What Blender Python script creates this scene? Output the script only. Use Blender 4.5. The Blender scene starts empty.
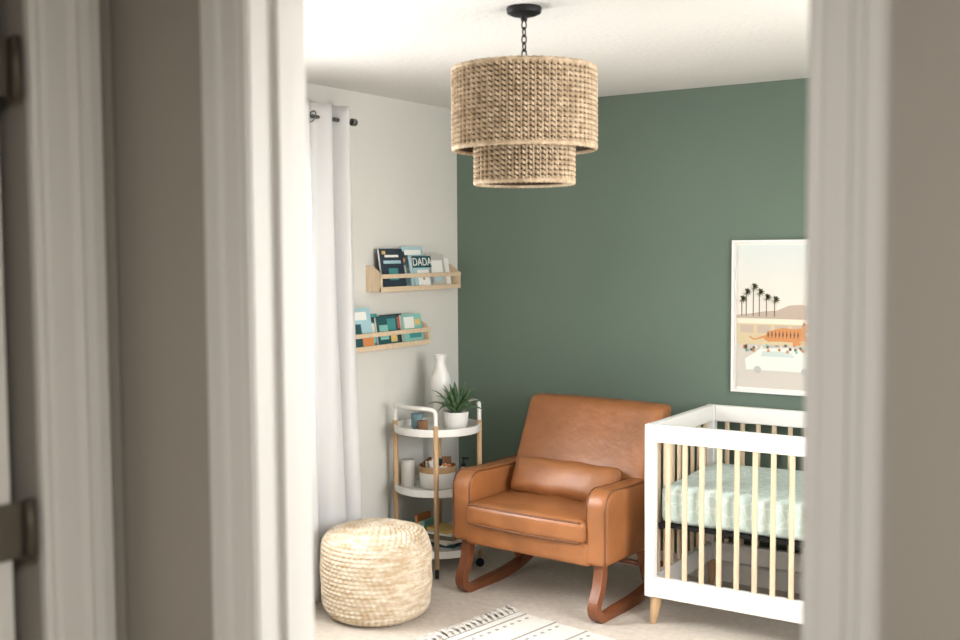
import bpy, bmesh, math, random
from mathutils import Vector, Matrix, Euler
random.seed(7)
sc = bpy.context.scene
COL = sc.collection
pi = math.pi

# ------------------------------------------------------------------ helpers
def lin(c):
    c = c/255.0
    return c/12.92 if c <= 0.04045 else ((c+0.055)/1.055)**2.4
def rgb(r, g, b): return (lin(r), lin(g), lin(b), 1)

def mat(name, col, rough=0.6, metal=0.0, spec=0.5, var=0.0, vscale=8.0, bump=0.0, bscale=60.0,
        sheen=0.0, coat=0.0, stretch=(1, 1, 1), col2=None, bdist=0.01, bump2=0.0, b2scale=9.0, b2dist=0.02):
    m = bpy.data.materials.new(name); m.use_nodes = True
    nt = m.node_tree; b = nt.nodes['Principled BSDF']
    b.inputs['Base Color'].default_value = col
    b.inputs['Roughness'].default_value = rough
    b.inputs['Metallic'].default_value = metal
    b.inputs['Specular IOR Level'].default_value = spec
    b.inputs['Sheen Weight'].default_value = sheen
    b.inputs['Coat Weight'].default_value = coat
    tc = nt.nodes.new('ShaderNodeTexCoord'); mp = nt.nodes.new('ShaderNodeMapping')
    mp.inputs['Scale'].default_value = stretch
    nt.links.new(tc.outputs['Object'], mp.inputs['Vector'])
    if var > 0 or col2:
        n = nt.nodes.new('ShaderNodeTexNoise'); n.inputs['Scale'].default_value = vscale
        n.inputs['Detail'].default_value = 4
        nt.links.new(mp.outputs[0], n.inputs['Vector'])
        r = nt.nodes.new('ShaderNodeValToRGB')
        c2 = col2 if col2 else tuple(min(1, x*(1+var)) for x in col[:3])+(1,)
        c1 = col if col2 else tuple(x*(1-var) for x in col[:3])+(1,)
        r.color_ramp.elements[0].color = c1; r.color_ramp.elements[1].color = c2
        r.color_ramp.elements[0].position = 0.35; r.color_ramp.elements[1].position = 0.65
        nt.links.new(n.outputs['Fac'], r.inputs['Fac'])
        nt.links.new(r.outputs['Color'], b.inputs['Base Color'])
    if bump > 0:
        n2 = nt.nodes.new('ShaderNodeTexNoise'); n2.inputs['Scale'].default_value = bscale
        n2.inputs['Detail'].default_value = 5
        nt.links.new(mp.outputs[0], n2.inputs['Vector'])
        bp = nt.nodes.new('ShaderNodeBump'); bp.inputs['Strength'].default_value = bump
        bp.inputs['Distance'].default_value = bdist
        nt.links.new(n2.outputs['Fac'], bp.inputs['Height'])
        if bump2 > 0:
            n3 = nt.nodes.new('ShaderNodeTexNoise'); n3.inputs['Scale'].default_value = b2scale
            n3.inputs['Detail'].default_value = 1
            nt.links.new(mp.outputs[0], n3.inputs['Vector'])
            bp3 = nt.nodes.new('ShaderNodeBump'); bp3.inputs['Strength'].default_value = bump2
            bp3.inputs['Distance'].default_value = b2dist
            nt.links.new(n3.outputs['Fac'], bp3.inputs['Height'])
            nt.links.new(bp3.outputs['Normal'], bp.inputs['Normal'])
        nt.links.new(bp.outputs['Normal'], b.inputs['Normal'])
    return m

def link(o, parent=None):
    COL.objects.link(o)
    if parent is not None: o.parent = parent
    return o

def empty(name, loc=(0, 0, 0), rz=0.0):
    e = bpy.data.objects.new(name, None); e.location = loc; e.rotation_euler = (0, 0, rz)
    e.empty_display_size = 0.1
    COL.objects.link(e); return e

def mesh_obj(name, verts, faces, m, parent=None, smooth=False, mats=None, fmat=None):
    me = bpy.data.meshes.new(name); me.from_pydata([tuple(v) for v in verts], [], faces)
    if mats:
        for x in mats: me.materials.append(x)
    elif m: me.materials.append(m)
    if fmat:
        for p, i in zip(me.polygons, fmat): p.material_index = i
    if smooth: me.polygons.foreach_set('use_smooth', [True]*len(me.polygons))
    me.validate(); me.update()
    bm = bmesh.new(); bm.from_mesh(me); bmesh.ops.recalc_face_normals(bm, faces=bm.faces)
    bm.to_mesh(me); bm.free()
    return link(bpy.data.objects.new(name, me), parent)

CF = [(0, 1, 3, 2), (4, 6, 7, 5), (0, 4, 5, 1), (2, 3, 7, 6), (0, 2, 6, 4), (1, 5, 7, 3)]
def boxes(name, lst, parent=None, bevel=0.0, seg=2):
    """lst of (x0,x1,y0,y1,z0,z1,mat[,Matrix])"""
    V = []; F = []; M = []; fm = []
    for t in lst:
        x0, x1, y0, y1, z0, z1, m = t[:7]
        mt = t[7] if len(t) > 7 else None
        if m not in M: M.append(m)
        b = len(V)
        for x in (x0, x1):
            for y in (y0, y1):
                for z in (z0, z1):
                    v = Vector((x, y, z))
                    V.append(mt @ v if mt else v)
        for f in CF:
            F.append(tuple(b+i for i in f)); fm.append(M.index(m))
    o = mesh_obj(name, V, F, None, parent, mats=M, fmat=fm)
    if bevel > 0:
        md = o.modifiers.new('bev', 'BEVEL'); md.width = bevel; md.segments = seg; md.limit_method = 'ANGLE'
    return o

def rbox(name, c, h, r, m, parent=None, N=22, fn=None):
    """rounded box with dense grid, fn deforms local coords"""
    bm = bmesh.new()
    bmesh.ops.create_cube(bm, size=2)
    bmesh.ops.subdivide_edges(bm, edges=bm.edges[:], cuts=N, use_grid_fill=True)
    hv = Vector(h)
    for v in bm.verts:
        p = Vector([math.copysign(abs(math.sin(q*pi/2))**0.85, q)*hh for q, hh in zip(v.co, hv)])
        inn = Vector([max(-(hh-r), min(hh-r, q)) for q, hh in zip(p, hv)])
        d = p-inn
        if d.length > 1e-9: d = d.normalized()*r
        q = inn+d
        if fn: q = Vector(fn(q))
        v.co = q
    bmesh.ops.recalc_face_normals(bm, faces=bm.faces)
    for f in bm.faces: f.smooth = True
    me = bpy.data.meshes.new(name); bm.to_mesh(me); bm.free(); me.materials.append(m)
    o = bpy.data.objects.new(name, me); o.location = c
    return link(o, parent)

def lathe(name, prof, m, c=(0, 0, 0), parent=None, n=48, smooth=True, mats=None, closed=False):
    V = []; F = []
    k = len(prof)
    for i in range(n):
        a = 2*pi*i/n
        for r, z in prof: V.append((r*math.cos(a), r*math.sin(a), z))
    for i in range(n):
        for j in range(k if closed else k-1):
            a = i*k+j; b = i*k+(j+1) % k; cc = ((i+1) % n)*k+(j+1) % k; d = ((i+1) % n)*k+j
            F.append((a, b, cc, d))
    o = mesh_obj(name, V, F, m, parent, smooth)
    bm = bmesh.new(); bm.from_mesh(o.data); bmesh.ops.remove_doubles(bm, verts=bm.verts, dist=1e-5)
    bmesh.ops.recalc_face_normals(bm, faces=bm.faces); bm.to_mesh(o.data); bm.free()
    o.location = c
    if smooth:
        md = o.modifiers.new('es', 'EDGE_SPLIT'); md.split_angle = math.radians(40)
    return o

def tube(name, pts, r, m, parent=None, cyc=False, smooth_path=True, res=4, loc=(0, 0, 0)):
    cu = bpy.data.curves.new(name, 'CURVE'); cu.dimensions = '3D'
    cu.bevel_depth = r; cu.bevel_resolution = res; cu.use_fill_caps = True; cu.resolution_u = 8
    if smooth_path:
        s = cu.splines.new('NURBS'); s.points.add(len(pts)-1)
        for p, q in zip(s.points, pts): p.co = (*q, 1)
        s.use_endpoint_u = not cyc; s.order_u = 3
    else:
        s = cu.splines.new('POLY'); s.points.add(len(pts)-1)
        for p, q in zip(s.points, pts): p.co = (*q, 1)
    s.use_cyclic_u = cyc
    cu.materials.append(m)
    o = bpy.data.objects.new(name, cu); o.location = loc
    return link(o, parent)

def cyl(name, p0, p1, r0, r1, m, parent=None, n=20, bevel=0.0):
    p0 = Vector(p0); p1 = Vector(p1); d = (p1-p0)
    q = Vector((0, 0, 1)).rotation_difference(d.normalized())
    V = []; F = []
    for i in range(n):
        a = 2*pi*i/n; u = Vector((math.cos(a), math.sin(a), 0))
        V.append(p0+q @ (u*r0)); V.append(p1+q @ (u*r1))
    for i in range(n):
        j = (i+1) % n
        F.append((2*i, 2*j, 2*j+1, 2*i+1))
    F.append(tuple(2*i for i in range(n))); F.append(tuple(2*i+1 for i in range(n)))
    o = mesh_obj(name, V, F, m, parent)
    for p in o.data.polygons:
        if len(p.vertices) == 4: p.use_smooth = True
    if bevel:
        md = o.modifiers.new('bev', 'BEVEL'); md.width = bevel; md.segments = 2; md.limit_method = 'ANGLE'; md.angle_limit = 1.0
    return o

def extrude_prof(name, prof, axis_fn, m, parent=None, bevel=0.0, seg=3, smooth=False):
    n = len(prof)
    V = [axis_fn(p, q, 0) for p, q in prof]+[axis_fn(p, q, 1) for p, q in prof]
    F = [tuple(range(n)), tuple(range(n, 2*n))]
    for i in range(n):
        j = (i+1) % n; F.append((i, j, n+j, n+i))
    o = mesh_obj(name, V, F, m, parent, smooth)
    if bevel:
        md = o.modifiers.new('bev', 'BEVEL'); md.width = bevel; md.segments = seg; md.limit_method = 'ANGLE'
        md.angle_limit = math.radians(50) if smooth else math.radians(30)
        if smooth:
            md2 = o.modifiers.new('wn', 'WEIGHTED_NORMAL')
    return o

# ------------------------------------------------------------------ materials
M_wall = mat('wall_offwhite_paint', rgb(214, 213, 207), 0.85, bump=0.15, bscale=180, bdist=0.002)
M_green = mat('wall_green_paint', rgb(103, 119, 107), 0.85, spec=0.3, bump=0.2, bscale=160, bdist=0.002, var=0.03, vscale=2)
M_ceil = mat('ceiling_paint', rgb(215, 213, 209), 0.9, bump=0.5, bscale=45, bdist=0.006)
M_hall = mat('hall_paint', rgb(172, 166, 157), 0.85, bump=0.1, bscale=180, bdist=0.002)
M_trim = mat('trim_white', rgb(228, 226, 222), 0.45)
M_carpet = mat('carpet', rgb(216, 204, 189), 0.98, var=0.07, vscale=30, bump=0.9, bscale=260, bdist=0.01, sheen=0.2)
M_leather = mat('cognac_leather', rgb(150, 96, 56), 0.36, var=0.16, vscale=5, bump=0.3, bscale=24, bdist=0.008, bump2=0.25, b2scale=9, b2dist=0.012)
M_leather2 = mat('cognac_leather_seam', rgb(108, 66, 36), 0.5)
M_rock = mat('rocker_wood', rgb(122, 72, 44), 0.4, var=0.15, vscale=6, stretch=(8, 1, 1))
M_wood = mat('natural_birch', rgb(210, 188, 160), 0.5, var=0.07, vscale=6, stretch=(10, 10, 1))
M_woodt = mat('beech_leg', rgb(196, 162, 124), 0.5, var=0.08, vscale=6, stretch=(10, 10, 1))
M_white = mat('white_lacquer', rgb(234, 233, 230), 0.4)
M_wmetal = mat('white_powdercoat', rgb(232, 231, 227), 0.4)
M_black = mat('black_metal', rgb(32, 32, 34), 0.5, metal=0.5)
M_dark = mat('gap_shade_paint', rgb(34, 30, 27), 0.9)
M_nickel = mat('brushed_nickel', rgb(130, 128, 125), 0.35, metal=0.9)
M_hinge = mat('aged_hinge', rgb(98, 90, 80), 0.45, metal=0.6)
M_rope = mat('seagrass_rope', rgb(154, 133, 107), 0.85, col2=rgb(192, 172, 146), vscale=34, bump=0.4, bscale=300, bdist=0.002)
M_weaveshade = mat('painted_weave_shade', rgb(62, 48, 34), 0.95)  # dark colour stands for the shade between the strands
M_jute = mat('jute_braid', rgb(194, 172, 142), 0.95, col2=rgb(224, 212, 193), vscale=16, stretch=(1, 1, 3.5), bump=0.6, bscale=220, bdist=0.004)
M_vase = mat('white_ceramic', rgb(234, 233, 230), 0.3)
M_leaf = mat('aloe_leaf', rgb(60, 90, 60), 0.5, col2=rgb(100, 130, 92), vscale=20)
M_soil = mat('soil', rgb(60, 45, 35), 0.95)
M_tan = mat('tan_weave', rgb(186, 150, 110), 0.9, bump=0.5, bscale=80)
M_rug = mat('rug_wool', rgb(226, 222, 214), 0.98, bump=0.8, bscale=200, bdist=0.008, var=0.05, vscale=40)
M_rugd = mat('rug_grey_yarn', rgb(168, 163, 158), 0.98, bump=0.8, bscale=200, bdist=0.008)
M_fringe = mat('rug_fringe_yarn', rgb(198, 193, 186), 0.98, var=0.15, vscale=60)

# crib sheet: pale blue green with a light line pattern
M_mint = mat('mint_sheet', rgb(186, 208, 200), 0.85, bump=0.35, bscale=12, bdist=0.02)
nt = M_mint.node_tree; b = nt.nodes['Principled BSDF']
vo = nt.nodes.new('ShaderNodeTexVoronoi'); vo.feature = 'DISTANCE_TO_EDGE'; vo.inputs['Scale'].default_value = 20
rr = nt.nodes.new('ShaderNodeValToRGB'); rr.color_ramp.elements[0].color = rgb(212, 223, 218); rr.color_ramp.elements[1].color = rgb(192, 209, 203)
rr.color_ramp.elements[0].position = 0.02; rr.color_ramp.elements[1].position = 0.09
tcn = [x for x in nt.nodes if x.type == 'TEX_COORD'][0]
nt.links.new(tcn.outputs['Object'], vo.inputs['Vector']); nt.links.new(vo.outputs['Distance'], rr.inputs['Fac'])
nt.links.new(rr.outputs['Color'], b.inputs['Base Color'])

M_curt = bpy.data.materials.new('white_linen_curtain'); M_curt.use_nodes = True
nt = M_curt.node_tree; b = nt.nodes['Principled BSDF']
b.inputs['Base Color'].default_value = rgb(242, 242, 242); b.inputs['Roughness'].default_value = 0.9
tr = nt.nodes.new('ShaderNodeBsdfTranslucent'); tr.inputs['Color'].default_value = rgb(242, 242, 243)
mx = nt.nodes.new('ShaderNodeMixShader'); mx.inputs[0].default_value = 0.42
nt.links.new(b.outputs[0], mx.inputs[1]); nt.links.new(tr.outputs[0], mx.inputs[2])
nt.links.new(mx.outputs[0], nt.nodes['Material Output'].inputs[0])

M_glass = bpy.data.materials.new('window_glass'); M_glass.use_nodes = True
nt = M_glass.node_tree; nt.nodes.remove(nt.nodes['Principled BSDF'])
g = nt.nodes.new('ShaderNodeBsdfTransparent'); nt.links.new(g.outputs[0], nt.nodes['Material Output'].inputs[0])

def flat(name, r, g, b, rough=0.6): return mat(name, rgb(r, g, b), rough)

# ------------------------------------------------------------------ room shell
W = 3.50; YD = -3.84; YH = -3.96; H = 2.44
XR = 5.3; YB = -6.3
boxes('floor', [(-0.15, XR+0.12, YB-0.12, 0.12, -0.1, 0, M_carpet)])
boxes('ceiling', [(-0.15, XR+0.12, YB-0.12, 0.12, H, H+0.1, M_ceil)])
boxes('wall_back', [(-0.12, W+0.12, 0, 0.12, 0, H, M_green)])
wy0, wy1, wz0, wz1 = -3.0, -1.40, 0.70, 2.14
boxes('wall_left', [(-0.12, 0, wy1, 0, 0, H, M_wall), (-0.12, 0, YH, wy0, 0, H, M_wall),
                    (-0.12, 0, wy0, wy1, 0, wz0, M_wall), (-0.12, 0, wy0, wy1, wz1, H, M_wall)])
ry0, ry1 = -2.9, -1.3
boxes('wall_right', [(W, W+0.12, ry1, 0, 0, H, M_wall), (W, W+0.12, YD, ry0, 0, H, M_wall),
                     (W, W+0.12, ry0, ry1, 0, wz0, M_wall), (W, W+0.12, ry0, ry1, wz1, H, M_wall)])
DX0, DX1, DZ = 2.356, 3.195, 2.06
boxes('wall_front', [(0, DX0-0.015, YH+0.005, YD, 0, H, M_hall), (DX1+0.015, XR, YH+0.005, YD, 0, H, M_hall),
                     (DX0-0.015, DX1+0.015, YH+0.005, YD, DZ+0.015, H, M_hall)])
HX = 2.04
boxes('wall_hall_left', [(HX-0.12, HX, YB, -5.02, 0, H, M_hall), (HX-0.12, HX, -4.122, YH, 0, H, M_hall),
                         (HX-0.12, HX, -5.02, -4.122, DZ, H, M_hall)])
boxes('wall_hall_right', [(XR, XR+0.12, YB, YD, 0, H, M_hall)])
boxes('wall_hall_back', [(HX-0.12, XR+0.12, YB-0.1, YB, 0, H, M_hall)])

# windows
def window(name, xo, xi, y0, y1):
    e = empty(name, ((xo+xi)/2, (y0+y1)/2, (wz0+wz1)/2))
    t = 0.05
    x0, x1 = -0.03, 0.03
    hy = (y1-y0)/2; hz = (wz1-wz0)/2
    L = [(x0, x1, -hy, hy, -hz, -hz+t, M_trim), (x0, x1, -hy, hy, hz-t, hz, M_trim),
         (x0, x1, -hy, -hy+t, -hz, hz, M_trim), (x0, x1, hy-t, hy, -hz, hz, M_trim),
         (x0*0.7, x1*0.7, -hy, hy, -0.02, 0.02, M_trim), (x0*.7, x1*.7, -0.02, 0.02, -hz, hz, M_trim)]
    boxes('sash', L, e, 0.004)
    boxes('pane', [(-0.003, 0.003, -hy+t, hy-t, -hz+t, hz-t, M_glass)], e)
window('window_1', -0.12, 0, wy0, wy1)
window('added_window_right', W, W+0.12, ry0, ry1)  # unseen window, added to let in fill light from the right

# baseboards
BB = [(0, 0), (0.014, 0), (0.014, 0.085), (0.009, 0.098), (0, 0.10)]
extrude_prof('baseboard_left', BB, lambda p, q, t: (p, YD if t else -0.014, q), M_trim)
extrude_prof('baseboard_back', BB, lambda p, q, t: (W if t else 0.0, -p, q), M_trim)
extrude_prof('baseboard_right', BB, lambda p, q, t: (W-p, YD if t else -0.014, q), M_trim)

# door casings (moulded profile: u across from opening edge, w thickness)
CP = [(0, 0), (0, 0.009), (0.006, 0.012), (0.012, 0.010), (0.017, 0.013), (0.044, 0.015), (0.050, 0.024),
      (0.058, 0.015), (0.064, 0.026), (0.078, 0.026), (0.084, 0.018), (0.084, 0)]
def casing(name, edge_x, sgn, y, ysgn, zt=DZ):
    return extrude_prof(name, CP, lambda p, q, t: (edge_x+sgn*p, y+ysgn*q, zt+0.09 if t else 0), M_trim)
casing('trim_1', DX0-0.003, -1, YH+0.005, -1)
casing('trim_2', DX1+0.003, 1, YH+0.005, -1)
casing('trim_3', DX0-0.005, -1, YD, 1)
casing('trim_4', DX1+0.005, 1, YD, 1)
boxes('trim_5', [(DX0-0.005, DX1+0.005, YH-0.012, YH+0.005, DZ, DZ+0.09, M_trim)], None, 0.003)
boxes('trim_6', [(DX0-0.015, DX0, YH, YD, 0, DZ, M_trim), (DX1, DX1+0.015, YH, YD, 0, DZ, M_trim),
                 (DX0-0.015, DX1+0.015, YH, YD, DZ, DZ+0.015, M_trim),
                 (DX0, DX0+0.011, YH+0.05, YH+0.085, 0, DZ, M_trim),
                 (DX1-0.011, DX1, YH+0.05, YH+0.085, 0, DZ, M_trim)], None, 0.002)
# second doorway on the left hall wall (casing, dark panel painting in the hinge-gap shade, door leaf with hinges)
extrude_prof('trim_7', CP, lambda p, q, t: (HX+q*1.2, -4.120+p*1.45, DZ+0.09 if t else 0), M_trim)
extrude_prof('trim_8', CP, lambda p, q, t: (HX+q*1.2, -5.02-p*1.5, DZ+0.09 if t else 0), M_trim)
d2 = empty('door_1', (HX-0.02, -4.575, 0))
boxes('leaf', [(-0.036, 0.012, -0.44, 0.412, 0.01, DZ-0.005, M_trim)], d2, 0.003)
boxes('painted_gap_shade', [(-0.10, -0.06, -0.445, 0.452, 0, DZ, M_dark)], d2)
for i, z in enumerate((0.28, 1.220, 1.93)):
    boxes('hinge_%d' % (i+1), [(0.012, 0.017, 0.385, 0.452, z-0.044, z+0.044, M_hinge)], d2, 0.001)
    cyl('hinge_pin_%d' % (i+1), (0.024, 0.436, z-0.047), (0.024, 0.436, z+0.047), 0.0085, 0.0085, M_hinge, d2)

# ------------------------------------------------------------------ curtain
cr = empty('window_curtain', (0.095, -1.070, 0))
NU, NV = 240, 40
V = []; F = []
for j in range(NV+1):
    v = j/NV; z = 0.01+(2.335-0.01)*v
    fl = (1-v)**1.2
    for i in range(NU+1):
        u = i/NU
        w = 0.60+0.03*fl
        ph = 2*pi*(u*4.6+0.12*math.sin(u*11))
        amp = 0.034+0.010*math.sin(u*9+1)+0.008*fl
        x = amp*math.sin(ph+0.7*fl*math.sin(u*7))+0.007*math.sin(ph*2.3+z*1.3)
        y = 0.045*fl-u*w+0.018*math.cos(ph+0.4)*(0.6+fl*0.4)
        V.append((x, y, z))
for j in range(NV):
    for i in range(NU):
        a = j*(NU+1)+i
        F.append((a, a+1, a+NU+2, a+NU+1))
o = mesh_obj('drape', V, F, M_curt, cr, True)
md = o.modifiers.new('sol', 'SOLIDIFY'); md.thickness = 0.003
for i in range(6):
    bt = []
    for k in range(16):
        a = 2*pi*k/16; bt.append((0.026*math.cos(a)*0.8, -0.03-i*0.105+0.010*math.sin(a), 2.27+0.026*math.sin(a)))
    tube('grommet_%d' % (i+1), bt, 0.003, M_nickel, cr, cyc=True, res=2)
cyl('rod_pole', (0, -2.12, 2.27), (0, 0.05, 2.27), 0.010, 0.010, M_nickel, cr)
cyl('rod_finial', (0, 0.04, 2.27), (0, 0.070, 2.27), 0.018, 0.018, M_nickel, cr, bevel=0.004)
cyl('rod_bracket', (-0.094, 0.03, 2.27), (0, 0.03, 2.27), 0.006, 0.006, M_nickel, cr)
cyl('rod_bracket_plate', (-0.094, 0.03, 2.27), (-0.088, 0.03, 2.27), 0.020, 0.020, M_nickel, cr)
cyl('rod_bracket_far', (-0.094, -2.1, 2.27), (0, -2.1, 2.27), 0.006, 0.006, M_nickel, cr)

# ------------------------------------------------------------------ wall shelves with books
def ledge(y0, y1, z0, name='wall_book_ledge'):
    e = empty(name, (0.0, y0, z0))
    L = y1-y0; D = 0.10; t = 0.014
    prof = [(0.001, 0), (D, 0), (D, 0.085), (D-0.03, 0.112), (0.03, 0.135), (0.001, 0.135)]
    for k, yy in enumerate((0, L-t)):
        extrude_prof('side_%d' % (k+1), prof, lambda p, q, tt, yy=yy: (p, yy+t*tt, q), M_wood, e, 0.002)
    boxes('base', [(0.001, D-0.002, t, L-t, 0.004, 0.016, M_wood)], e, 0.001)
    boxes('front_lip', [(D-0.010, D+0.001, 0, L, 0.0, 0.026, M_wood)], e, 0.002)
    boxes('front_rail', [(D-0.008, D+0.003, 0, L, 0.068, 0.090, M_wood)], e, 0.002)
    return e
ledge(-0.822, -0.115, 1.440)
ledge(-1.06, -0.405, 1.150)

def books(name, org, items):
    e = empty(name, org)
    L = []; TT = []
    for k, (yc, w, h, c, dec) in enumerate(items):
        T = Matrix.Translation((0.078-(k % 2)*0.016, yc, 0.0)) @ Matrix.Rotation(-0.16, 4, 'Y')
        TT.append(T)
        th = 0.012
        L.append((-th, 0, -w/2+0.002, w/2-0.002, 0.002, h-0.002, M_white, T))
        L.append((-th-0.002, -th, -w/2, w/2, 0, h, c, T))
        L.append((0, 0.002, -w/2, w/2, 0, h, c, T))
        for (a, b_, c0, c1, cc) in dec:
            L.append((0.002, 0.0028, -w/2+a*w, -w/2+b_*w, c0*h, c1*h, cc, T))
    boxes('covers', L, e)
    return e, TT
navy = flat('cover_navy', 42, 54, 68); teal = flat('cover_teal', 68, 142, 142); dteal = flat('cover_darkteal', 38, 82, 88)
sky = flat('cover_sky', 165, 200, 208); cream = flat('cover_cream', 228, 222, 208); orange = flat('cover_orange', 210, 136, 82)
brown = flat('cover_brown', 120, 84, 60); grey = flat('cover_grey', 184, 182, 177); white = flat('cover_white', 234, 234, 230)
mintc = flat('cover_mint', 134, 190, 180); yellow = flat('cover_yellow', 220, 188, 112); dk = flat('cover_black', 40, 42, 46)
red = flat('cover_red', 178, 86, 66)
b1, TT = books('picture_books', (0.0, -0.822, 1.457), [
    (0.145, 0.19, 0.205, navy, [(.12, .88, .62, .70, sky), (.2, .8, .78, .84, white), (.3, .7, .2, .5, teal), (.1, .25, .86, .94, yellow)]),
    (0.23, 0.15, 0.19, dk, [(.2, .8, .3, .6, grey), (.2, .8, .7, .8, orange)]),
    (0.40, 0.17, 0.165, sky, [(.0, 1, .62, 1.0, dteal), (.2, .8, .05, .55, white), (.3, .42, .34, .42, dk), (.58, .7, .34, .42, dk), (.45, .55, .22, .3, dk)]),
    (0.35, 0.18, 0.215, sky, [(.1, .9, .80, .92, white)]),
    (0.53, 0.15, 0.175, grey, [(.15, .85, .3, .8, white), (.3, .7, .15, .3, sky)]),
    (0.60, 0.14, 0.150, white, [(.25, .75, .25, .7, cream)])])
fc = bpy.data.curves.new('title_text', 'FONT'); fc.body = 'DADA'; fc.size = 0.060; fc.extrude = 0.0006; fc.align_x = 'CENTER'
fc.materials.append(white)
fo = bpy.data.objects.new('title_text', fc); COL.objects.link(fo); fo.parent = b1
fo.matrix_local = TT[2] @ Matrix.Translation((0.0040, 0, 0.113)) @ Euler((pi/2, 0, pi/2)).to_matrix().to_4x4()
books('picture_books', (0.0, -1.06, 1.167), [
    (0.12, 0.17, 0.20, sky, [(.0, .5, .0, .6, dteal), (.5, 1, .0, .3, orange), (.2, .8, .7, .9, white)]),
    (0.20, 0.15, 0.165, teal, [(.1, .9, .35, .7, cream), (.2, .8, .75, .9, dk), (.2, .8, .1, .3, mintc)]),
    (0.33, 0.17, 0.150, dteal, [(.1, .5, .2, .7, mintc), (.5, .9, .5, .9, teal), (.6, .9, .1, .4, yellow)]),
    (0.40, 0.16, 0.155, dk, [(.1, .55, .1, .6, orange), (.5, .9, .5, .9, red), (.1, .4, .7, .9, cream)]),
    (0.54, 0.17, 0.150, mintc, [(.1, .6, .5, .9, white), (.3, .9, .15, .4, teal), (.65, .9, .6, .8, yellow)])])

# ------------------------------------------------------------------ framed picture
fp = empty('framed_poster', (1.635, 0, 0.953))
PW, PH = 0.50, 0.737
boxes('frame', [(0, PW, -0.028, -0.001, 0, 0.014, M_white), (0, PW, -0.028, -0.001, PH-0.014, PH, M_white),
                (0, 0.014, -0.028, -0.001, 0.014, PH-0.014, M_white), (PW-0.014, PW, -0.028, -0.001, 0.014, PH-0.014, M_white)], fp, 0.002)
boxes('mat_board', [(0.012, PW-0.012, -0.010, -0.002, 0.012, PH-0.012, flat('poster_paper', 236, 232, 226))], fp)
def P(name, pts, m, lay):
    V = [(x, -0.0102-0.0004*lay, z) for x, z in pts]
    return mesh_obj(name, V, [tuple(range(len(pts)))], m, fp)
def R(name, x0, x1, z0, z1, m, lay): return P(name, [(x0, z0), (x1, z0), (x1, z1), (x0, z1)], m, lay)
x0, x1 = 0.022, PW-0.022
ms = bpy.data.materials.new('print_sky'); ms.use_nodes = True
nt = ms.node_tree; bs = nt.nodes['Principled BSDF']; bs.inputs['Roughness'].default_value = 0.7
tc = nt.nodes.new('ShaderNodeTexCoord'); sp = nt.nodes.new('ShaderNodeSeparateXYZ'); rp = nt.nodes.new('ShaderNodeValToRGB')
nt.links.new(tc.outputs['Generated'], sp.inputs[0]); nt.links.new(sp.outputs['Z'], rp.inputs[0]); nt.links.new(rp.outputs[0], bs.inputs['Base Color'])
rp.color_ramp.elements[0].color = rgb(228, 219, 208); rp.color_ramp.elements[1].color = rgb(211, 218, 216)
R('print_sky', x0, x1, 0.36, PH-0.024, ms, 1)
R('print_ground', x0, x1, 0.024, 0.36, flat('print_sand', 203, 196, 187), 1)
P('print_hills', [(x0, .35), (x0, .375), (.10, .385), (.16, .395), (.22, .40), (.28, .425), (.34, .43), (.40, .415), (x1, .43), (x1, .35)], flat('print_hill', 186, 168, 154), 2)
palm = flat('print_palm', 106, 104, 84)
for k, (px_, pz) in enumerate(((.070, .49), (.105, .515), (.135, .49), (.170, .465), (.048, .455), (.21, .455))):
    R('print_trunk_%d' % k, px_-.0025, px_+.0025, .37, pz, palm, 3)
    for a in range(11):
        t = 2*pi*a/11+k
        P('print_frond_%d_%d' % (k, a), [(px_, pz-.006), (px_+.030*math.cos(t), pz+.024*math.sin(t)-.006), (px_+.010*math.cos(t+.7), pz+.012*math.sin(t+.7))], palm, 4)
R('print_bus', x0+.005, x1, .235, .345, flat('print_bus', 206, 190, 154), 5)
R('print_bus_roof', x0, x1, .335, .360, flat('print_busroof', 230, 220, 201), 6)
for k in range(5):
    R('print_bus_window_%d' % k, x0+.02+k*.085, x0+.085+k*.085, .29, .328, flat('print_win%d' % k, 192, 174, 160), 6)
tg = flat('print_tiger', 206, 142, 88)
ear = flat('print_tiger_ear', 160, 100, 60); muz = flat('print_tiger_muzzle', 234, 224, 206)
P('print_tiger_body', [(.16, .262), (.18, .25), (.24, .252), (.32, .25), (.37, .262), (.38, .30), (.35, .320), (.30, .314), (.25, .318), (.21, .308), (.175, .295)], tg, 7)
P('print_tiger_head', [(.335, .30), (.345, .280), (.370, .272), (.395, .282), (.405, .305), (.400, .330), (.372, .342), (.345, .332)], tg, 8)
P('print_tiger_ear_1', [(.345, .328), (.350, .348), (.364, .336)], ear, 9)
P('print_tiger_ear_2', [(.380, .336), (.394, .347), (.398, .328)], ear, 9)
P('print_tiger_muzzle', [(.358, .290), (.370, .276), (.386, .288), (.380, .300), (.364, .300)], muz, 9)
P('print_tiger_paw_1', [(.30, .255), (.30, .240), (.335, .236), (.345, .250)], tg, 8)
P('print_tiger_paw_2', [(.36, .262), (.365, .238), (.395, .236), (.392, .262)], tg, 8)
P('print_tiger_tail', [(.17, .27), (.11, .255), (.085, .27), (.09, .275), (.112, .262), (.17, .282)], tg, 8)
for k in range(9):
    P('print_stripe_%d' % k, [(.18+k*.018, .265), (.186+k*.018, .285), (.180+k*.018, .306), (.177+k*.018, .286)], brown, 9)
P('print_car', [(x0+.05, .11), (x0+.045, .165), (.11, .19), (.14, .215), (.30, .225), (.36, .20), (x1-.02, .19), (x1-.02, .11)], flat('print_carbody', 222, 225, 218), 10)
P('print_car_window', [(.145, .178), (.155, .203), (.285, .206), (.31, .178)], flat('print_carwin', 196, 208, 204), 11)
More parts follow.
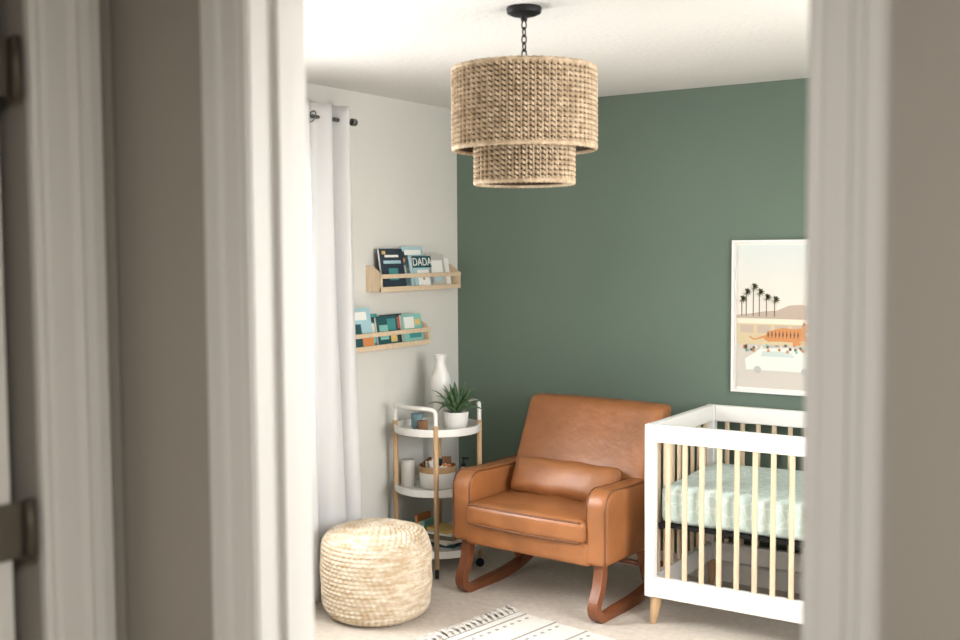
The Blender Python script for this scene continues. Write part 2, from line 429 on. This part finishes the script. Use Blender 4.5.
for k, cx_ in enumerate((.13, .36)):
    P('print_wheel_%d' % k, [(cx_+.018*math.cos(2*pi*i/20), .112+.018*math.sin(2*pi*i/20)) for i in range(20)], grey, 12)
for k in range(36):
    a = random.uniform(x0+.02, x1-.02); z_ = random.uniform(.195, .232)
    R('print_flower_%d' % k, a, a+.012, z_, z_+.012, [orange, mintc, cream, palm][k % 4], 13)

# ------------------------------------------------------------------ crib
cb = empty('baby_crib', (1.536, -0.80, 0))
CL, CD, CH = 1.37, 0.745, 0.889
p = 0.045
zb, zbt, zt = 0.125, 0.215, CH-0.078
L = []
for xx in (0, CL-p):
    for yy in (0, CD-p):
        L.append((xx, xx+p, yy, yy+p, zb, CH, M_white))
for yy in (0.004, CD-p+0.006):
    L.append((p, CL-p, yy, yy+0.035, zt, CH, M_white)); L.append((p, CL-p, yy, yy+0.035, zb, zbt, M_white))
for xx in (0.004, CL-p+0.006):
    L.append((xx, xx+0.035, p, CD-p, zt, CH, M_white)); L.append((xx, xx+0.035, p, CD-p, zb, zbt, M_white))
boxes('frame', L, cb, 0.006, 3)
n = 16
sl = []
for i in range(n):
    xx = p+(CL-2*p)*(i+0.75)/(n+0.5)
    for yy in (0.013, CD-p+0.015):
        sl.append((xx-0.011, xx+0.011, yy, yy+0.016, zbt-0.01, zt+0.01, M_wood))
n2 = 8
for i in range(n2):
    yy = p+(CD-2*p)*(i+0.75)/(n2+0.5)
    for xx in (0.013, CL-p+0.015):
        sl.append((xx, xx+0.016, yy-0.011, yy+0.011, zbt-0.01, zt+0.01, M_wood))
boxes('slats', sl, cb, 0.006, 3)
for i, (xx, yy) in enumerate(((0.03, 0.03), (CL-0.03, 0.03), (0.03, CD-0.03), (CL-0.03, CD-0.03))):
    sx = 0.012 if xx < 1 else -0.012; sy = 0.012 if yy < 0.3 else -0.012
    cyl('leg_%d' % (i+1), (xx, yy, 0), (xx+sx, yy+sy, zb), 0.014, 0.027, M_woodt, cb, bevel=0.003)
rbox('mattress', (CL/2, CD/2, 0.532), (CL/2-0.05, CD/2-0.05, 0.086), 0.035, M_mint, cb, 24,
     lambda q: (q.x, q.y, q.z+(0.007*math.sin(q.x*9)*math.sin(q.y*12) if q.z > 0 else 0)))
boxes('mattress_support', [(0.046, CL-0.046, 0.046, CD-0.046, 0.432, 0.447, M_black)]+
      [(0.046+k*0.3, 0.066+k*0.3, 0.05, CD-0.05, 0.42, 0.433, M_black) for k in range(5)], cb)

# ------------------------------------------------------------------ rocking chair
ch = empty('leather_rocking_armchair', (1.005, -0.655, 0), math.radians(-4))
rbox('seat_base', (0, -0.015, 0.305), (0.345, 0.238, 0.055), 0.018, M_leather, ch, 14)
def cush(q):
    kx = 1-(q.x/0.335)**2; ky = 1-(q.y/0.25)**2
    z = q.z
    if z > 0:
        z += 0.020*max(0, kx)**0.6*max(0, ky)**0.6
        z += 0.0022*math.sin(q.x*38+q.y*22)*max(0, kx)*max(0, ky)
    y = q.y-(0.018*max(0, kx) if q.y < 0 else 0)
    return (q.x, y, z)
rbox('seat_cushion', (0, -0.030, 0.402), (0.328, 0.245, 0.052), 0.030, M_leather, ch, 34, cush)
for nm, zz in (('piping_top', 0.448), ('piping_bottom', 0.358)):
    pts = []
    for k in range(0, 25):
        t = -0.31+0.62*k/24
        pts.append((t, -0.274-0.018*max(0, 1-(t/0.335)**2)+0.006, zz))
    tube(nm, pts, 0.0045, M_leather2, ch, res=2)
R1 = 0.085
ap = [(0.27, 0.258), (-0.250, 0.258)]
for k in range(9):
    a = pi-(pi/2)*k/8
    ap.append((-0.250+R1+R1*math.cos(a)-0.004*(k/8), 0.596-R1+R1*math.sin(a)))
ap += [(-0.05, 0.590), (0.08, 0.588), (0.20, 0.592), (0.27, 0.596)]
for s, nm in ((-1, 'arm_left'), (1, 'arm_right')):
    xi, xo = 0.322, 0.428
    extrude_prof(nm, ap, lambda y_, z_, t: (s*(xo if t else xi), y_, z_), M_leather, ch, bevel=0.024, seg=5, smooth=True)
    for q, xx in (('outer', xo-0.0045), ('inner', xi+0.0045)):
        pts = [(s*xx, y_+0.006, z_-0.005) for y_, z_ in ap[1:]]
        tube('%s_piping_%s' % (nm, q), pts, 0.0036, M_leather2, ch, smooth_path=False, res=2)
def backf(q):
    t = (q.z+0.30)/0.60
    x = q.x*(0.95+0.05*t)
    y = q.y+(t-0.5)*0.30
    if q.y < 0: y -= 0.016*max(0, 1-(q.x/0.39)**2)*max(0, 1-((q.z)/0.3)**2)
    z = q.z-0.006*(abs(q.x)/0.39)**3*(t > 0.5)
    return (x, y, z)
rbox('back_rest', (0.036, 0.205, 0.624), (0.388, 0.052, 0.290), 0.030, M_leather, ch, 30, backf)
def pil(q):
    kx = max(0, 1-(q.x/0.29)**2); kz = max(0, 1-(q.z/0.085)**2)
    f = 0.30+0.70*(kx**0.5)*(kz**0.35)
    return (q.x, q.y*f, q.z*(0.94+0.06*kx)+0.003*math.sin(q.x*30))
lp = rbox('lumbar_pillow', (0.018, 0.060, 0.552), (0.298, 0.055, 0.090), 0.036, M_leather, ch, 26, pil)
lp.rotation_euler = (math.radians(-26), 0, 0)
def sweep_rect(name, path, w, th, xc, m, parent):
    P_ = [Vector((0, a, b_)) for a, b_ in path]
    for _ in range(3):
        Q = [P_[0]]
        for i in range(len(P_)-1):
            Q.append(P_[i]*0.75+P_[i+1]*0.25); Q.append(P_[i]*0.25+P_[i+1]*0.75)
        Q.append(P_[-1]); P_ = Q
    V = []; F = []
    for i, q in enumerate(P_):
        t = (P_[min(i+1, len(P_)-1)]-P_[max(i-1, 0)]).normalized()
        nrm = Vector((0, -t.z, t.y))
        for sx, sn in ((-1, -1), (1, -1), (1, 1), (-1, 1)):
            v = q+nrm*(th/2*sn); V.append((xc+sx*w/2, v.y, v.z))
    for i in range(len(P_)-1):
        for a in range(4):
            c_ = (a+1) % 4
            F.append((i*4+a, i*4+c_, (i+1)*4+c_, (i+1)*4+a))
    F.append((0, 1, 2, 3)); e_ = (len(P_)-1)*4; F.append((e_, e_+1, e_+2, e_+3))
    o = mesh_obj(name, V, F, m, parent)
    md = o.modifiers.new('bev', 'BEVEL'); md.width = 0.007; md.segments = 3; md.limit_method = 'ANGLE'
    return o
for s, nm in ((-1, 'left'), (1, 'right')):
    sweep_rect('rocker_'+nm, [(-0.19, 0.265), (-0.205, 0.16), (-0.265, 0.060), (-0.19, 0.006), (-0.06, 0.018), (0.12, 0.024), (0.28, 0.055), (0.40, 0.12)],
               0.048, 0.042, s*0.372, M_rock, ch)
    sweep_rect('rear_leg_'+nm, [(0.16, 0.265), (0.20, 0.16), (0.25, 0.05)], 0.038, 0.036, s*0.372, M_rock, ch)
cyl('stretcher', (-0.365, 0.19, 0.17), (0.365, 0.19, 0.17), 0.012, 0.012, M_rock, ch)

# ------------------------------------------------------------------ pouf (braided jute)
pp = [Vector((a*1.0, 0, b_*1.01)) for a, b_ in [(0.0, 0.004), (0.15, 0.004), (0.215, 0.010), (0.240, 0.05), (0.248, 0.12), (0.250, 0.20), (0.249, 0.28), (0.243, 0.335), (0.220, 0.378), (0.15, 0.394), (0.06, 0.400), (0.0, 0.401)]]
for _ in range(3):
    Q = [pp[0]]
    for i in range(len(pp)-1):
        Q.append(pp[i]*0.75+pp[i+1]*0.25); Q.append(pp[i]*0.25+pp[i+1]*0.75)
    Q.append(pp[-1]); pp = Q
Ls = [0]
for i in range(1, len(pp)): Ls.append(Ls[-1]+(pp[i]-pp[i-1]).length)
TL = Ls[-1]; rows = 42; sub = 6; NA = 480
V = []; F = []
def at(d):
    for i in range(1, len(pp)):
        if Ls[i] >= d-1e-9:
            t = (d-Ls[i-1])/max(1e-9, Ls[i]-Ls[i-1]); tg_ = (pp[i]-pp[i-1]).normalized()
            return pp[i-1].lerp(pp[i], t), tg_
    return pp[-1], (pp[-1]-pp[-2]).normalized()
K = rows*sub
for j in range(K+1):
    q, tg_ = at(TL*j/K)
    nx, nz = tg_.z, -tg_.x
    f = (j/sub) % 1.0; row = int(j/sub)
    bulge = math.sqrt(max(0, 1-(2*f-1)**2))
    nb = max(6, int(q.x*2*pi/0.028))
    for i in range(NA):
        a = 2*pi*i/NA
        ph = a*nb+row*2.1+(abs(f-0.5)*2)*2.0
        lob = 0.5+0.5*math.cos(ph)
        d = 0.009*bulge*(0.30+0.70*lob)-0.004+0.002*math.sin(a*3+row)
        if q.x < 0.01: d *= 0.2
        V.append(((q.x+nx*d)*math.cos(a), (q.x+nx*d)*math.sin(a), max(0.001, q.z+nz*d)))
for j in range(K):
    for i in range(NA):
        i2 = (i+1) % NA
        F.append((j*NA+i, j*NA+i2, (j+1)*NA+i2, (j+1)*NA+i))
po = mesh_obj('woven_pouf', V, F, M_jute, None, True)
po.location = (0.452, -1.322, 0)

# ------------------------------------------------------------------ round trolley
tr_ = empty('round_bar_cart', (0.258, -0.568, 0))
def tray(nm, z, hgt, r=0.222):
    pr = [(0, z), (r-0.006, z), (r, z+0.004), (r+0.002, z+hgt), (r-0.004, z+hgt+0.001), (r-0.006, z+0.010), (0, z+0.010)]
    lathe(nm, pr, M_wmetal, (0, 0, 0), tr_, 64)
tray('tray_top', 0.715, 0.040); tray('tray_middle', 0.410, 0.038); tray('tray_bottom', 0.100, 0.038)
a0 = math.radians(33.5)
legp = []
for k in range(4):
    a = a0+k*pi/2
    x_, y_ = 0.217*math.cos(a), 0.217*math.sin(a)
    legp.append((x_, y_))
    cyl('leg_%d' % (k+1), (x_, y_, 0.050), (x_, y_, 0.775), 0.013, 0.013, M_woodt, tr_)
    cyl('caster_stem_%d' % (k+1), (x_, y_, 0.03), (x_, y_, 0.056), 0.006, 0.006, M_black, tr_)
    t = Vector((-math.sin(a), math.cos(a), 0))*0.010
    cyl('caster_%d' % (k+1), Vector((x_, y_, 0.022))-t, Vector((x_, y_, 0.022))+t, 0.022, 0.022, M_black, tr_, bevel=0.003)
for nm, (i, j) in (('handle_left', (2, 3)), ('handle_right', (0, 1))):
    A = Vector((*legp[i], 0)); B = Vector((*legp[j], 0))
    mid = (A+B)/2; out = mid.normalized()*0.05
    zt_ = 0.860
    pts = [A+Vector((0, 0, .77)), A+Vector((0, 0, .80)), A+Vector((0, 0, zt_-.01)), A.lerp(B, .10)+out*0.5+Vector((0, 0, zt_)), A.lerp(B, .3)+out+Vector((0, 0, zt_)),
           A.lerp(B, .7)+out+Vector((0, 0, zt_)), A.lerp(B, .90)+out*0.5+Vector((0, 0, zt_)), B+Vector((0, 0, zt_-.01)), B+Vector((0, 0, .80)), B+Vector((0, 0, .77))]
    tube(nm, [tuple(q) for q in pts], 0.011, M_wmetal, tr_)

ZT = 0.7255
VX, VY = 0.190, -0.440
lathe('ceramic_vase', [(0, 0), (0.030, 0), (0.034, 0.008), (0.038, 0.06), (0.044, 0.13), (0.052, 0.20), (0.054, 0.235), (0.048, 0.27), (0.034, 0.300), (0.026, 0.325), (0.026, 0.345),
                       (0.036, 0.375), (0.032, 0.375), (0.022, 0.345), (0.022, 0.325), (0.045, 0.25), (0.035, 0.08), (0, 0.02)], M_vase, (VX, VY, ZT))
PX, PY = 0.350, -0.530
pl = empty('potted_aloe', (PX, PY, ZT))
lathe('pot', [(0, 0), (0.045, 0), (0.052, 0.008), (0.062, 0.05), (0.066, 0.095), (0.061, 0.095), (0.056, 0.07), (0, 0.07)], M_vase, (0, 0, 0), pl)
lathe('soil', [(0, 0.086), (0.0595, 0.084)], M_soil, (0, 0, 0), pl)
V = []; F = []
tv = Vector((VX-PX, VY-PY, 0)).normalized()
for k in range(38):
    a = k*2.399; lay = k/38
    elev = math.radians(8+68*lay); Ln = 0.170-0.025*lay+random.uniform(-.015, .015); wd = 0.016
    dirv = Vector((math.cos(a)*math.cos(elev), math.sin(a)*math.cos(elev), math.sin(elev)))
    if dirv.dot(tv) > 0.35: Ln = min(Ln, 0.085)
    side = Vector((-math.sin(a), math.cos(a), 0)); up = side.cross(dirv).normalized()
    if up.z < 0: up = -up
    base = Vector((math.cos(a)*0.012, math.sin(a)*0.012, 0.088))
    b0 = len(V); S = 8
    for s_ in range(S+1):
        t = s_/S
        c_ = base+dirv*(Ln*t)+Vector((0, 0, 1))*(0.035*math.sin(t*pi*0.8)-0.030*t*t*(1-lay))
        w = wd*(0.75+0.9*t*(1-t)*1.2)*(1-t**2.2)+0.0006
        V += [c_-side*w+up*w*0.35, c_-up*w*0.30, c_+side*w+up*w*0.35, c_+up*w*0.12]
    for s_ in range(S):
        for e_ in range(4):
            f_ = (e_+1) % 4
            F.append((b0+s_*4+e_, b0+s_*4+f_, b0+(s_+1)*4+f_, b0+(s_+1)*4+e_))
mesh_obj('leaves', V, F, M_leaf, pl, True)
M_bglass = mat('blue_glass', rgb(120, 150, 158), 0.15)
lathe('glass_tumbler', [(0, 0), (0.026, 0), (0.030, 0.005), (0.032, 0.075), (0.029, 0.075), (0.027, 0.01), (0, 0.01)], M_bglass, (0.150, -0.600, ZT))
lathe('candle_jar', [(0, 0), (0.024, 0), (0.026, 0.004), (0.026, 0.05), (0.023, 0.052), (0, 0.050)], mat('candle_wood', rgb(150, 110, 80), .6), (0.225, -0.650, ZT))
ZM = 0.4205
M_canv = mat('grey_ceramic', rgb(206, 202, 196), 0.6)
lathe('ceramic_canister', [(0, 0), (0.034, 0), (0.038, 0.005), (0.038, 0.13), (0.034, 0.14), (0.012, 0.142), (0, 0.142)], M_canv, (0.108, -0.625, ZM))
bk = empty('storage_basket', (0.250, -0.560, ZM))
lathe('basket_body', [(0, 0), (0.080, 0), (0.088, 0.006), (0.096, 0.085), (0.092, 0.085), (0.084, 0.01), (0, 0.008)], M_vase, (0, 0, 0), bk)
lathe('basket_rim', [(0.096, 0.084), (0.098, 0.10), (0.098, 0.116), (0.093, 0.116), (0.092, 0.086)], M_tan, (0, 0, 0), bk, closed=True)
L = []
for k in range(9):
    T = Matrix.Translation((-0.06+0.015*k, 0.02*math.sin(k*2), 0.012)) @ Matrix.Rotation(0.25*math.sin(k*1.7), 4, 'X') @ Matrix.Rotation(0.2*math.cos(k*2.1), 4, 'Y')
    L.append((-0.006, 0.006, -0.035, 0.035, 0.0, 0.13+0.02*math.sin(k*3), [orange, brown, cream, dteal, red, white][k % 6], T))
boxes('basket_contents', L, bk, 0.002)
pb = empty('pump_bottle', (0.383, -0.515, ZM))
lathe('bottle', [(0, 0), (0.022, 0), (0.025, 0.004), (0.025, 0.085), (0.018, 0.10), (0.009, 0.106), (0.009, 0.115), (0, 0.115)], M_vase, (0, 0, 0), pb)
lathe('pump_collar', [(0, 0.113), (0.011, 0.113), (0.011, 0.128), (0.004, 0.130), (0.004, 0.155), (0, 0.155)], M_black, (0, 0, 0), pb)
boxes('pump_spout', [(-0.007, 0.03, -0.006, 0.006, 0.153, 0.162, M_black)], pb, 0.002)
ZL = 0.1105
bs_ = empty('stacked_books', (0.320, -0.595, ZL))
L = []; zz = 0
for k, (c, h) in enumerate(((grey, .022), (dteal, .018), (cream, .02), (palm, .024), (white, .014), (yellow, .016))):
    T = Matrix.Rotation(0.25*math.sin(k*2.3), 4, 'Z')
    L.append((-.075, .075, -.06, .06, zz+0.0005, zz+h, c, T)); zz += h
boxes('books', L, bs_, 0.001)
nb_ = empty('board_books', (0.172, -0.56, ZL))
boxes('books', [(-.05+.022*k, -.032+.022*k, -.06, .06, 0.0, .14+.02*math.sin(k*2), [teal, orange, cream, mintc][k]) for k in range(4)], nb_, 0.001)
tube('power_cord', [(0.02, -0.82, 0.22), (0.02, -0.82, 0.15), (0.04, -0.82, 0.05), (0.08, -0.84, 0.006), (0.15, -0.85, 0.006), (0.2, -0.83, 0.006)], 0.004, M_black)

# ------------------------------------------------------------------ pendant light
pd = empty('woven_pendant_light', (1.675, -2.035, 0))
lathe('canopy', [(0, H), (0.056, H), (0.058, H-0.006), (0.055, H-0.020), (0.040, H-0.027), (0.012, H-0.030), (0.010, H-0.045), (0, H-0.045)], M_black, (0, 0, 0), pd)
z = H-0.045; k = 0
while z > 2.275:
    pts = []
    for i in range(12):
        a = 2*pi*i/12
        u = 0.0085*math.cos(a); v = 0.0155*math.sin(a)
        pts.append((u, 0, z-0.012+v) if k % 2 == 0 else (0, u, z-0.012+v))
    tube('chain_link_%d' % k, pts, 0.0024, M_black, pd, cyc=True, res=2)
    z -= 0.0235; k += 1
cyl('stem', (0, 0, 2.10), (0, 0, 2.28), 0.007, 0.007, M_black, pd)
cyl('socket', (0, 0, 2.04), (0, 0, 2.11), 0.02, 0.02, M_black, pd)
lathe('bulb', [(0, 1.935), (0.02, 1.94), (0.032, 1.965), (0.028, 1.995), (0.016, 2.03), (0.013, 2.045), (0, 2.045)], mat('bulb_glass', rgb(235, 230, 215), 0.2), (0, 0, 0), pd)
def weave(nm, R_, z0, z1, nrib, rowh, amp=0.0048, rr=0.0066):
    V = []; F = []
    nrow = int(round((z1-z0)/rowh)); NA = nrib*6; S = 7
    for r_ in range(nrow):
        zc = z0+(r_+0.5)*(z1-z0)/nrow
        b0 = len(V)
        for i in range(NA):
            a = 2*pi*i/NA
            s_ = math.sin(nrib*a)
            rad = R_+amp*s_
            zz = zc+0.0030*math.sin(nrib*a+pi/2)
            fat = 0.82+0.26*s_
            for e_ in range(S):
                t = 2*pi*e_/S
                V.append(((rad+rr*0.70*math.cos(t))*math.cos(a), (rad+rr*0.70*math.cos(t))*math.sin(a), zz+rr*fat*0.95*math.sin(t)))
        for i in range(NA):
            i2 = (i+1) % NA
            for e_ in range(S):
                f_ = (e_+1) % S
                F.append((b0+i*S+e_, b0+i2*S+e_, b0+i2*S+f_, b0+i*S+f_))
    for k in range(nrib):
        a = 2*pi*(k+0.75)/nrib
        b0 = len(V)
        for z_ in (z0, z1):
            for e_ in range(6):
                t = 2*pi*e_/6
                x_ = R_+0.0044*math.cos(t); y_ = 0.0036*math.sin(t)
                V.append((x_*math.cos(a)-y_*math.sin(a), x_*math.sin(a)+y_*math.cos(a), z_))
        for e_ in range(6):
            f_ = (e_+1) % 6
            F.append((b0+e_, b0+f_, b0+6+f_, b0+6+e_))
    mesh_obj(nm, V, F, M_rope, pd, True)
    lathe(nm+'_painted_shade', [(R_-0.014, z0), (R_-0.014, z1)], M_weaveshade, (0, 0, 0), pd, 72)  # dark cylinder paints in the shade seen through the weave gaps
    for q, zz in (('top', z1), ('bottom', z0)):
        V = []; F = []
        NA = 220; S = 8
        for i in range(NA):
            a = 2*pi*i/NA
            for e_ in range(S):
                t = 2*pi*e_/S
                rr_ = 0.0080*(1+0.18*math.cos(2*t+a*60))
                V.append(((R_+rr_*math.cos(t))*math.cos(a), (R_+rr_*math.cos(t))*math.sin(a), zz+rr_*math.sin(t)))
        for i in range(NA):
            i2 = (i+1) % NA
            for e_ in range(S):
                f_ = (e_+1) % S
                F.append((i*S+e_, i2*S+e_, i2*S+f_, i*S+f_))
        mesh_obj(nm+'_edge_'+q, V, F, M_rope, pd, True)
weave('shade_upper', 0.232, 1.982, 2.236, 66, 0.0158)
weave('shade_lower', 0.160, 1.870, 2.00, 46, 0.0158)
for k in range(3):
    a = 2*pi*k/3+0.4
    cyl('spider_top_%d' % k, (0, 0, 2.215), (0.226*math.cos(a), 0.226*math.sin(a), 2.215), 0.003, 0.003, M_black, pd, n=8)
    cyl('spider_mid_%d' % k, (0.156*math.cos(a), 0.156*math.sin(a), 1.995), (0.226*math.cos(a), 0.226*math.sin(a), 1.995), 0.003, 0.003, M_black, pd, n=8)

# ------------------------------------------------------------------ rug with fringe
rg = empty('woven_rug', (1.005, -0.985, 0.0), math.radians(-9))
RL, RWd = 1.9, 1.2
L = [(0, RL, -RWd, 0, 0.001, 0.012, M_rug)]
for k in range(22):
    xx = 0.04+k*0.085
    if k % 2 == 0: L.append((xx, xx+0.010, -RWd+0.003, -0.003, 0.012, 0.0145, M_rugd))
for k in range(10):
    for j in range(24):
        xx = 0.085+k*0.17; yy = -0.03-j*0.05
        L.append((xx-0.007, xx+0.007, yy-0.026, yy-0.008, 0.012, 0.0145, M_rugd))
boxes('rug_body', L, rg, 0.002)
V = []; F = []
for k in range(34):
    y0_ = -0.012-k*(RWd-0.024)/33
    dyk = random.uniform(-.018, .018)
    for s_ in range(9):
        dy = dyk+random.uniform(-.014, .014); ln = random.uniform(.075, .115)
        off = 0.0035*(s_-4)
        pts = [Vector((0.0, y0_+off, 0.012)), Vector((-0.02, y0_+off*.25, 0.024)), Vector((-ln*.55, y0_+dy*.5+off, 0.020+random.uniform(0, .012))), Vector((-ln*.8, y0_+dy*.8+off, 0.012)), Vector((-ln, y0_+dy*1.2+off, 0.006))]
        b0 = len(V); r_ = 0.0036
        for q in pts:
            for e_ in range(5):
                t = 2*pi*e_/5
                V.append(q+Vector((0, r_*math.cos(t), r_*math.sin(t))))
        for i in range(4):
            for e_ in range(5):
                f_ = (e_+1) % 5
                F.append((b0+i*5+e_, b0+i*5+f_, b0+(i+1)*5+f_, b0+(i+1)*5+e_))
mesh_obj('fringe', V, F, M_fringe, rg, True)

# ------------------------------------------------------------------ lights
def area(name, loc, rot, sx, sy, e, col=(1, 1, 1)):
    l = bpy.data.lights.new(name, 'AREA'); l.shape = 'RECTANGLE'; l.size = sx; l.size_y = sy; l.energy = e; l.color = col
    o = bpy.data.objects.new(name, l); o.location = loc; o.rotation_euler = rot
    COL.objects.link(o); return o
area('daylight_window_left', (-0.75, (wy0+wy1)/2, 1.85), (0, -pi/2+0.28, 0), 2.0, 2.4, 345, (1.0, 0.99, 0.975))
area('fill_light_right', (W+0.55, (ry0+ry1)/2, 1.75), (0, pi/2-0.2, 0), 1.8, 2.0, 155, (1.0, 0.98, 0.95))  # fill light added outside the invented right window
area('hall_fill_light', (3.8, -5.5, 2.40), (0, 0, 0), 0.7, 0.7, 27, (1.0, 0.97, 0.93))  # unseen fill, added to brighten the hall walls and casings

w = bpy.data.worlds.new('sky'); sc.world = w; w.use_nodes = True
nt = w.node_tree; bg = nt.nodes['Background']
st = nt.nodes.new('ShaderNodeTexSky'); st.sky_type = 'NISHITA'; st.sun_elevation = math.radians(40); st.sun_disc = False
st.sun_rotation = math.radians(150)
nt.links.new(st.outputs[0], bg.inputs[0]); bg.inputs[1].default_value = 0.2

# ------------------------------------------------------------------ camera
cam = bpy.data.cameras.new('camera'); co = bpy.data.objects.new('camera', cam)
COL.objects.link(co); sc.camera = co
cam.sensor_width = 36; cam.lens = 1100/960*36
pt, ya, ro = 0.06337, 0.5838, -0.005943
F_ = Vector((-math.sin(ya)*math.cos(pt), math.cos(ya)*math.cos(pt), -math.sin(pt)))
R_ = Vector((math.cos(ya), math.sin(ya), 0)); U_ = R_.cross(F_)
R2 = R_*math.cos(ro)+U_*math.sin(ro); U2 = -R_*math.sin(ro)+U_*math.cos(ro)
m3 = Matrix((R2, U2, -F_)).transposed()
co.matrix_world = Matrix.Translation((3.562, -5.163, 1.649)) @ m3.to_4x4()
cam.clip_start = 0.05
cam.dof.use_dof = True; cam.dof.focus_distance = 5.2; cam.dof.aperture_fstop = 3.0
sc.view_settings.view_transform = 'Standard'
sc.view_settings.exposure = 0.2
